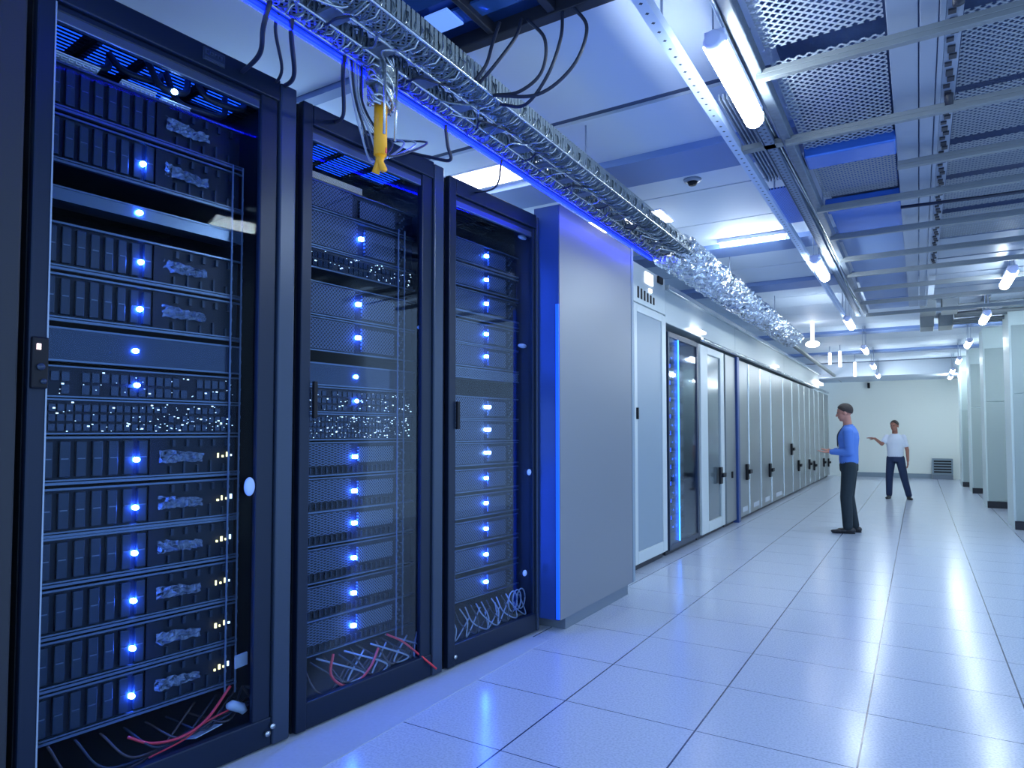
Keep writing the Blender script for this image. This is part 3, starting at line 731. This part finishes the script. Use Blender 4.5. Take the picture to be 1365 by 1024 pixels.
for k in range(5):
    cable('cable', [(-2.05,2.02+.02*k,3.03),(-2.06,2.06+.015*k,2.88),(-2.05+.01*k,2.10+.02*k,2.74),(-2.10+.03*k,2.22,2.66),(-2.3+.05*k,2.5+.03*k,2.9),(-2.55,2.60+.04*k,3.06)], .005, ['cable_grey','cable','cable_grey','silver','cable'][k], 'thin cable drooping past the yellow tube', grp='thin cables around the yellow tube')

# ------------------------------------------------------------------ ceiling gear
# dark blue ventilation unit in the ceiling, top middle
t = thing('ceiling_vent', 'dark blue ceiling vent unit above the cable ladder with one bright square', 'ceiling vent', (-1.9, 2.05, 3.36))
f = MB(); f.box(-.16, .95, .56, .62, -.04, .04); f.box(-.16, .95, -.62, -.56, -.04, .04); f.box(-.16, -.10, -.56, .56, -.04, .04); f.box(.89, .95, -.56, .56, -.04, .04)
f.box(.18,.21,-.56,.56,-.03,.04); f.box(.50,.54,-.56,.56,-.03,.04); f.box(-.10,.89,-.02,.02,-.03,.03)
f.build('frame', M['kick'], t, bevel=.004)
MB().box(-.10, .89, -.56, .56, .025, .035).build('back_plate', mat('deep_blue_metal', (.02,.07,.24), .3, .5), t)
m = MB()
for k in range(6): m.box(-.09, .88, -.54+k*.18, -.44+k*.18, .0, .012)
m.build('slat', mat('blue_slat', (.05,.16,.5), .25, .5), t)
MB().box(-.02, .11, .32, .45, -.012, -.002).build('lit_panel', emit('blue_window', (.12,.26,.75), .6), t)
for i, pts in enumerate([
   [(-1.62,2.55,3.33),(-1.64,2.52,3.22),(-1.66,2.50,3.12),(-1.72,2.50,3.06)],
   [(-1.52,2.58,3.33),(-1.54,2.56,3.24),(-1.62,2.52,3.12),(-1.72,2.53,3.06)],
   [(-1.50,2.60,3.33),(-1.42,2.62,3.22),(-1.46,2.66,3.10),(-1.58,2.66,3.04),(-1.72,2.66,3.06)],
   [(-1.33,2.62,3.33),(-1.34,2.62,3.20),(-1.42,2.64,3.06),(-1.56,2.68,2.98),(-1.72,2.72,3.04)],
   [(-1.28,2.62,3.33),(-1.22,2.64,3.22),(-1.30,2.66,3.08),(-1.48,2.66,3.00),(-1.72,2.64,3.05)]]):
    cable('cable', pts, .008, 'cable', ['first','second','third','fourth','fifth'][i]+' black cable from the left looping between the ceiling vent and the ladder')

# recessed ceiling light panel above racks 3
t = thing('ceiling_light', 'bright rectangular ceiling light panel above the third rack', 'light', (-2.72, 4.62, ZC))
MB().box(-.45, .45, -.165, .165, -.006, .0).build('frame', M['housing'], t)
MB().box(-.43, .43, -.15, .15, -.012, -.006).build('diffuser', M['ceil_light'], t)
t.location = (-2.75, 4.24, ZC)
# second one, hidden glare beyond the ladder
t = thing('ceiling_light', 'ceiling light panel glaring behind the foil sleeve', 'light', (-2.25, 5.85, ZC))
MB().box(-.45, .35, -.2, .2, -.006, .0).build('frame', M['housing'], t)
MB().box(-.43, .33, -.18, .18, -.012, -.006).build('diffuser', M['ceil_light'], t)
# X-directed fluorescent
t = thing('tube_lamp', 'long white tube lamp lying crosswise on the ceiling beyond the foil sleeve', 'lamp', (-1.40, 6.9, ZC-.06))
MB().tube([(-.30,0,0),(.32,0,0)], .022, 12).build('tube', M['lamp'], t)
MB().box(-.33, .35, -.03, .03, .02, .058).build('housing', M['housing'], t, bevel=.005)
# smoke detector
t = thing('smoke_detector', 'small round detector on the pale ceiling panel', 'smoke detector', (-1.47, 5.12, ZC))
MB().tube([(0,0,0),(0,0,-.02)], [.07,.06], 20).build('base', M['tray_plate'], t)
MB().tube([(0,0,-.02),(0,0,-.045)], [.04,.03], 16).build('sensor', M['black'], t)

# suspended pendant lamps
def pendant(x, y, z, lab, L=.76, w=.045):
    t = thing('pendant_lamp', lab, 'lamp', (x, y, z), 0, 'white tube lamps hung along the aisle')
    MB().tube([(0,-L/2,0),(0,L/2,0)], w, 14).build('diffuser', M['lamp'], t)
    m = MB(); m.box(-w*.9, w*.9, -L/2, L/2, w*.55, w*1.25); m.tube([(0,-L/2-.03,.01),(0,-L/2+.012,.01)], [w*.7,w*1.12], 14); m.tube([(0,L/2-.012,.01),(0,L/2+.02,.01)], [w*1.1,w*.7], 14)
    m.build('housing', M['housing'], t, bevel=.004)
    for (xx, yy) in ((-.02,-L/2+.06),(.02,-L/2+.12),(0,L/2-.08)):
        MB().tube([(xx,yy,w),(xx,yy,ZC-z if y < 21.6 else .04)], .004, 6).build('suspension_wire', M['wire'], t)
    return t
LNAME = ['nearest and largest','second','third','fourth','fifth','farthest']
for i, (x, y) in enumerate([(-.665,3.02),(-.775,6.93),(-.82,10.64),(-.845,14.3),(-.895,17.9),(-.94,21.0)]):
    pendant(x, y, 2.98, '%s of the glowing tube lamps hanging in the left line over the aisle' % LNAME[i])
for i, (x, y) in enumerate([(.805,8.33),(.80,11.1),(.775,14.2),(.775,17.5),(.765,20.4),(.775,22.1)]):
    pendant(x, y, 2.98 if y < 21 else 2.94, '%s of the glowing tube lamps hanging in the right line beside the pillars' % LNAME[i])
# upright glowing lamps beyond the foil sleeve
for i, (x, y, z0, z1, lab) in enumerate([(-1.6,13.0,3.02,3.38,'upright glowing lamp beyond the foil sleeve, largest of four'),(-1.73,17,2.98,3.25,'upright slim lamp over the far cabinets, left of a close pair'),(-1.50,16.8,2.90,3.25,'upright slim lamp over the far cabinets, right of a close pair'),(-1.33,18.6,2.80,3.15,'upright slim lamp over the far cabinets, furthest right of four')]):
    t = thing('upright_lamp', lab, 'lamp', (x, y, z0), 0, 'upright glowing lamps at the far left')
    MB().tube([(0,0,0),(0,0,z1-z0)], .03, 12).build('tube', M['lamp_small'], t)
    MB().tube([(0,0,z1-z0),(0,0,ZC-z0)], .01, 8).build('stem', M['wire'], t)
    if i == 0: MB().ellipsoid((0,0,-.02), (.12,.12,.06), 16, 8).build('shade', M['lamp_small'], t)

for i, y in enumerate((1.2, 3.2, 5.2)):  # unseen lamps added behind the racks to brighten the ceiling there
    t = thing('tube_lamp', 'added unseen fill lamp behind the tall black racks', 'lamp', (-3.95, y, 2.95), 0, 'added unseen lamps behind the racks')
    MB().tube([(0,-.6,0),(0,.6,0)], .03, 12).build('tube', M['lamp_fill'], t)
    MB().box(-.03, .03, -.62, .62, -.06, -.032).build('housing', M['housing'], t)
    for yy in (-.5, .5): MB().tube([(0,yy,.0),(0,yy,ZC-2.95)], .006, 6).build('stem', M['wire'], t)
# perforated channel left of the aisle
t = thing('strut_channel', 'long perforated blue channel hung under the ceiling left of the lamps', 'metal channel', (-.865, 1.2, 3.05))
m = MB(); m.box(-.024, .024, 0, 9.2, 0, .006); m.box(-.024, -.020, 0, 9.2, .006, .05); m.box(.020, .024, 0, 9.2, .006, .05); m.build('channel', M['perf_rail'], t)
for i, y in enumerate([2.6,5.1,7.6,10.2]):
    tag(MB().tube([(-.865,y,3.1),(-.865,y,ZC)], .006, 8).build('suspension_rod', M['wire']), 'thin rod holding the perforated channel up to the ceiling', 'rod', 'rods of the perforated channel')

# suspended grid on the right
t = thing('suspended_grid', 'suspended metal grid with perforated panels filling the upper right', 'ceiling grid', (0, 0, 3.05))
m = MB(); m.box(-.62, -.57, 1.2, 10.5, 0, .07); m.build('side_rail', M['rail_dark'], t, bevel=.006)
m = MB(); m.box(-.715, -.66, 2.9, 10.5, .0, .03); m.box(-.72, -.71, 2.9, 10.5, .0, .09); m.build('side_rail', M['perf_dark'], t)
for a, b in ((1.3,3.06),(3.18,4.28)):
    MB().box(-.55, -.09, a, b, .075, .078).build('mesh_panel', M['tray_mesh'], t)
MB().box(-.56, -.08, 4.30, 4.52, .03, .10).build('blue_beam', M['tray_blue'], t, bevel=.01)
MB().box(-.55, -.09, 4.55, 5.25, .075, .078).build('mesh_panel', M['tray_mesh2'], t)
MB().box(-.55, -.09, 4.54, 5.26, .12, .13).build('blue_back_panel', M['tray_blue'], t)
MB().box(-.56, -.08, 5.36, 5.56, .04, .10).build('blue_beam', M['tray_blue'], t, bevel=.01)
for k in range(6):
    MB().box(-.55, -.08, 5.6+k*.82, 6.38+k*.82, .08, .09).build('solid_panel', M['bluegrey' if k > 0 else 'tray_blue'], t)
m = MB(); m.box(-.08, .03, 1.2, 10.4, .060, .074); m.box(.035, .10, 1.2, 10.4, .055, .070); m.box(.104, .125, 1.2, 10.4, .05, .075)
m.build('centre_plate', M['tray_plate'], t, bevel=.003)
for k in range(90):
    c = MB().box(.133+.007*(k % 3), .160+.008*(k*7 % 3), 1.3+k*.075, 1.3+k*.075+.03+.012*(k*5 % 3), .048, .056).build('clip', M['kick'], t)
MB().box(.127, .185, 1.2, 8.4, .057, .062).build('clip_rail', M['tray_plate'], t)
for a, b in ((1.3,3.06),(3.18,3.88),(3.95,4.56),(4.66,5.2),(5.3,6.0),(6.12,6.88)):
    MB().box(.19, 1.35, a, b, .075, .078).build('mesh_panel', M['tray_mesh2'], t)
MB().box(-.56, 1.4, 1.2, 6.9, .26, .28).build('dark_backing', mat('deep_blue_backing', (.025,.06,.17), .5), t)  # dark sheet added above the mesh so its holes read dark
for k in range(4): MB().box(.19, 1.1, 6.95+k*.8, 7.7+k*.8, .08, .09).build('solid_panel', M['tray_plate'], t)
bars = [3.12, 3.91, 4.62, 5.25, 6.08, 6.92, 7.65, 8.5, 9.4, 10.4]
for i, y in enumerate(bars):
    x0b = -.60 if i != 2 else -.08
    m = MB(); m.box(x0b, 1.45, y-.017, y+.017, -.028, -.005); m.box(x0b, 1.45, y-.017, y-.013, -.005, .018); m.box(x0b, 1.45, y+.013, y+.017, -.005, .018)
    m.build('crossbar', M['galv_smooth'], t, bevel=.002)
MB().tube([(-.08,5.5,-.005),(.4,5.53,-.01),(1.5,5.62,0)], .012, 8).build('conduit', M['cable'], t)
MB().box(-.84, -.62, 3.92, 3.98, 0, .03).build('crossbar', M['galv_smooth'], t)
m = MB()
for k in range(7): m.box(-.84+.02*k, -.832+.02*k, 3.4, 4.7, .07, .10)
m.build('vertical_rib', M['tray_plate'], t)
MB().box(-.845, -.72, 4.75, 5.6, .03, .04).build('blue_mesh_panel', holes('blue_mesh', (.12,.25,.8), (.02,.05,.2), (0,1), .02, .3, .4, .3), t)
for y in (2.98, 3.9): MB().tube([(.16,y,-.0),(.16,y,.10)], .02, 10).build('bolt', M['kick'], t)
random.seed(11)
for k in range(4):
    pts = [(-.66+.02*k+.02*math.sin(i*.8+k), 1.2+i*.55, 3.085+.015*math.sin(i*1.1+k*2)) for i in range(17)]
    cable('cable', pts, .012, ['galv','silver','cable_grey','galv'][k], 'silvery cable running along the left edge of the suspended grid', grp='cables along the suspended grid')
for x, y in ((-.6,2.4),(-.6,5.6),(-.6,8.8),(.05,2.4),(.05,5.6),(.05,8.8),(1.3,5.6),(1.0,8.8)):
    tag(MB().tube([(x,y,3.12),(x,y,ZC)], .007, 8).build('suspension_rod', M['wire']), 'thin rod holding the suspended grid up to the ceiling', 'rod', 'rods of the suspended grid')
# farther boxes above the aisle
for i, (x, y, lab) in enumerate([(.15,11.6,'pale square fitting on the ceiling, nearest left of four'),(.42,11.6,'pale square fitting on the ceiling, nearest right of four'),(.15,13.4,'pale square fitting on the ceiling, farther left of four'),(.42,13.4,'pale square fitting on the ceiling, farther right of four')]):
    tag(MB().box(x-.1, x+.1, y-.3, y+.3, 3.18, 3.399).build('ceiling_box', M['galv_smooth'], bevel=.01), lab, 'ceiling fitting')
t = thing('pipe_rack', 'cluster of grey pipes crossing under the ceiling at the far right', 'pipes', (.85, 12.3, 3.2))
for k in range(6): MB().tube([(-.35,-1.1+.38*k,0.02*(k % 2)),(.85,-1.1+.38*k,0.02*(k % 2))], .03, 10).build('pipe', M['galv_smooth'], t)
m = MB(); m.box(-.02,.02,-1.3,1.1,.05,.19); m.box(.5,.54,-1.3,1.1,.05,.19); m.build('hanger', M['galv_smooth'], t)

# ------------------------------------------------------------------ people
def cap(m, a, b, ra, rb, n=14, sq=1.0):
    a = Vector(a); b = Vector(b); d = b-a; k = 8; pts = []; rs = []
    u = d.normalized()
    for i in range(4):
        an = PI/2*(i+.3)/4; pts.append(a - u*ra*math.cos(an)); rs.append(ra*math.sin(an))
    for i in range(k+1): pts.append(a+d*i/k); rs.append(ra+(rb-ra)*i/k)
    for i in range(4):
        an = PI/2*(1-(i+.3)/4); pts.append(b + u*rb*math.cos(an)); rs.append(rb*math.sin(an))
    m.tube(pts, rs, n)
def hand(m, wrist, dirn, palm_n, s=1.0, curl=.35, side=1):
    """five-fingered hand: dirn = along the hand, palm_n = direction the palm faces"""
    d = Vector(dirn).normalized(); p = Vector(palm_n); p = (p - d*p.dot(d)).normalized(); c = d.cross(p)*side
    w = Vector(wrist)
    for q in (-.022, 0, .022): cap(m, w+c*q*s*.6, w+d*.085*s+c*q*s*1.25, .016*s, .015*s, 10)
    for i, (off, ln) in enumerate([(-.034,.075),(-.012,.085),(.011,.080),(.032,.062)]):
        b = w+d*.088*s+c*off*s; ln *= s; dd = d.copy(); pt = b
        for j in range(3):
            dd = (dd + p*curl*(.5+.3*i/3)).normalized(); nx = pt+dd*ln*[.45,.32,.25][j]
            cap(m, pt, nx, .0098*s-.0008*j, .0090*s-.0008*j, 8); pt = nx
    b = w+d*.02*s-c*.026*s; t1_ = b+(d*.6-c*.8+p*.3).normalized()*.045*s; t2_ = t1_+(d*.9-c*.3+p*.3).normalized()*.04*s
    cap(m, b, t1_, .014*s, .011*s, 8); cap(m, t1_, t2_, .011*s, .009*s, 8)

def person(lab, loc, rz, H, shirt, trousers, skin, armR, armL, footR, footL, sleeve_len, headtilt=0, headturn=0, lanyard=False, hands=None):
    """faces -Y locally; armX = (shoulder, elbow, wrist); footX = (hip, knee, ankle)"""
    t = thing('person', lab, 'person', loc, rz)
    k = H/1.8
    t.scale = (k, k, k)
    # body: head, neck, arms, hands, trunk and legs in one surface
    b = MB()
    rot = Matrix.Rotation(headturn, 3, 'Z') @ Matrix.Rotation(headtilt, 3, 'X')
    hc = Vector((0, -.035, 1.685)) + rot @ Vector((0, -.01, .0))
    def hp(x, y, z): return hc + rot @ Vector((x, y, z))
    b.ellipsoid(hp(0,.012,.03), (.077,.098,.092), 20, 14, rot)
    b.ellipsoid(hp(0,-.028,-.035), (.060,.066,.085), 18, 12, rot)
    b.ellipsoid(hp(0,-.058,-.092), (.028,.026,.022), 12, 8, rot)            # chin
    cap(b, hp(0,-.088,.012), hp(0,-.108,-.028), .008, .014, 8)               # nose
    b.ellipsoid(hp(0,-.086,-.060), (.024,.012,.008), 10, 6, rot)             # mouth
    for s in (-1, 1):
        b.ellipsoid(hp(s*.079,.012,-.012), (.012,.020,.034), 10, 8, rot)     # ear
        b.ellipsoid(hp(s*.030,-.080,.030), (.020,.012,.007), 10, 6, rot)     # brow
    cap(b, (0,.0,1.44), hp(0,.015,-.07), .062, .054)
    b.loft([((0,0,.93),.155,.10),((0,0,1.05),.145,.098),((0,0,1.2),.155,.105),((0,0,1.35),.17,.11),((0,.005,1.44),.13,.085),((0,.005,1.49),.07,.06)])
    for (sh, el, wr) in (armR, armL):
        cap(b, sh, el, .05, .040); cap(b, el, wr, .040, .027)
    for (hip, kn, an) in (footR, footL):
        cap(b, hip, kn, .078, .052); cap(b, kn, an, .052, .038)
    hands = hands or {}
    for i, (arm, side) in enumerate(((armR, 1), (armL, -1))):
        d, pn, cu = hands[i]
        hand(b, arm[2], d, pn, 1.0, cu, side)
    b.build('body', skin, t, remesh=.0075, smooth=2)
    # eyes
    for s in (-1, 1):
        MB().ellipsoid(hp(s*.030,-.086,.012), (.013,.010,.007), 10, 6, rot).build('eye', M['kick'], t)
    # hair cap
    h = MB(); vs = []; fs = []; n = 26; mm = 12
    for i in range(mm+1):
        a = PI*.60*i/mm
        for j in range(n):
            th = 2*PI*j/n; front = max(0, -math.sin(th))
            back = max(0, math.sin(th)); aa = a*(1-.50*front+.22*back)
            vs.append(hp(.081*math.sin(aa)*math.cos(th), .014+.102*math.sin(aa)*math.sin(th), .033+.096*math.cos(aa)))
    for i in range(mm):
        for j in range(n): fs.append((i*n+j, (i+1)*n+j, (i+1)*n+(j+1) % n, i*n+(j+1) % n))
    h.add(vs, fs, True)
    o = h.build('hair', M['hair'], t); q = o.modifiers.new('solid', 'SOLIDIFY'); q.thickness = .010; q.offset = 0
    # shirt
    s_ = MB()
    s_.loft([((0,.0,.96),.165,.118),((0,0,1.02),.168,.125),((0,0,1.1),.168,.122),((0,0,1.2),.175,.124),((0,0,1.32),.192,.138),((0,.005,1.40),.182,.125),((0,.008,1.46),.135,.095),((0,.008,1.505),.072,.066)], 28)
    for (sh, el, wr) in (armR, armL):
        sh, el, wr = Vector(sh), Vector(el), Vector(wr)
        s_.ellipsoid(sh, (.07,.07,.07), 14, 10)
        if sleeve_len < 1: cap(s_, sh, sh+(el-sh)*sleeve_len, .068, .062)
        else:
            cap(s_, sh, el, .068, .056); cap(s_, el, el+(wr-el)*.92, .056, .040)
    s_.build('shirt', shirt, t, remesh=.011, smooth=4)
    c = MB(); c.tube([(.06*math.cos(a), .006+.058*math.sin(a)-.01, 1.50+.012*math.sin(a)) for a in [2*PI*i/20 for i in range(21)]], .011, 8); c.build('collar', shirt, t)
    # trousers
    tr = MB()
    tr.loft([((0,0,.86),.155,.118),((0,0,.95),.165,.122),((0,0,1.015),.158,.112)], 26)
    for (hip, kn, an) in (footR, footL):
        hip, kn, an = Vector(hip), Vector(kn), Vector(an)
        cap(tr, hip+Vector((0,.01,.0)), kn, .100, .078); cap(tr, kn, an+Vector((0,0,.0)), .078, .066)
    tr.build('trousers', trousers, t, remesh=.012, smooth=4)
    MB().loft([((0,0,.985),.166,.121),((0,0,1.015),.165,.12)], 26).build('belt', M['shoe'], t)
    for (hip, kn, an), ang in ((footR, footR_ang), (footL, footL_ang)):
        an = Vector(an); rr = Matrix.Rotation(ang, 3, 'Z'); sh = MB()
        for (yy, zz, rx, rz_) in ((.045,.045,.036,.042),(.0,.05,.038,.048),(-.06,.038,.042,.036),(-.12,.030,.046,.028),(-.165,.026,.040,.024)):
            p = rr @ Vector((0, yy, zz)); sh.ellipsoid((an.x+p.x, an.y+p.y, p.z), (rx,.055,rz_), 14, 10)
        o = sh.build('shoe', M['shoe'], t, remesh=.008, smooth=3)
        so = MB(); pts = []
        for j in range(20):
            a = 2*PI*j/20; p = rr @ Vector((.046*math.cos(a)*(1 if math.sin(a) < 0 else .85), -.055+.145*math.sin(a), 0)); pts.append((an.x+p.x, an.y+p.y, 0))
        so.add(pts+[(p[0],p[1],.018) for p in pts], [tuple(range(20))[::-1], tuple(range(20,40))]+[(i,(i+1) % 20,20+(i+1) % 20,20+i) for i in range(20)])
        so.build('sole', M['black'], o)
    if lanyard:
        l = MB(); l.tube(curve_pts([(-.045,-.05,1.50),(-.06,-.128,1.38),(-.03,-.138,1.25),(0,-.136,1.20)], 5), .007, 6); l.tube(curve_pts([(.045,-.05,1.50),(.06,-.128,1.38),(.03,-.138,1.25),(0,-.136,1.20)], 5), .007, 6)
        lo = l.build('lanyard', M['cable'], t)
        MB().box(-.03, .03, -.142, -.137, 1.13, 1.205).build('badge', M['shirt_white'], lo)
    return t
footR_ang = 0; footL_ang = R(8)
person('person in a blue long-sleeved shirt and dark trousers, in profile, hands held out', (-.86, 10.62, 0), R(-90), 1.82,
       M['shirt_blue'], M['trousers_green'], M['skin'],
       ((-.17,.01,1.415), (-.22,.04,1.13), (-.15,-.20,1.145)), ((.17,.01,1.415), (.215,.03,1.13), (.13,-.22,1.13)),
       ((-.09,0,.93), (-.095,-.02,.50), (-.095,.045,.10)), ((.09,0,.93), (.10,-.035,.50), (.10,-.02,.10)),
       1.0, headtilt=R(10), lanyard=True,
       hands={0: ((.15,-1,.06), (0.1,.0,1), .16), 1: ((-.15,-1,.02), (0,0,1), .18)})
footR_ang = R(-6); footL_ang = R(24)
person('person in a white short-sleeved shirt and navy trousers facing the camera, one arm stretched out', (-.44, 16.45, 0), R(-8), 1.66,
       M['shirt_white'], M['trousers_navy'], M['skin2'],
       ((-.165,.0,1.415), (-.25,-.13,1.26), (-.36,-.30,1.39)), ((.165,.01,1.415), (.235,.04,1.13), (.25,.0,.88)),
       ((-.09,0,.93), (-.13,-.02,.50), (-.15,.03,.10)), ((.09,0,.93), (.17,-.03,.50), (.25,.02,.10)),
       .62, headtilt=R(6), headturn=R(-14),
       hands={0: ((-1,-.45,.15), (0,-.3,-1), .10), 1: ((0,-.12,-1), (-1,0,0), .3)})

# ------------------------------------------------------------------ light
w = bpy.data.worlds.new('room_surroundings'); S.world = w; w.use_nodes = True
w.node_tree.nodes['Background'].inputs[0].default_value = (.27,.42,.66,1)
w.node_tree.nodes['Background'].inputs[1].default_value = 1.5

cam = bpy.data.cameras.new('camera'); co = bpy.data.objects.new('camera', cam); C.objects.link(co)
cam.sensor_width = 36; cam.lens = 890/1365*36; cam.clip_start = .02
cam.shift_y = .0211
co.location = (0, 0, 1.437); co.rotation_euler = (R(92.2), 0, R(31.3456))
S.camera = co
S.view_settings.view_transform = 'Standard'; S.view_settings.look = 'None'
S.view_settings.gamma = 1; S.view_settings.use_curve_mapping = False
S.view_settings.exposure = 1.0
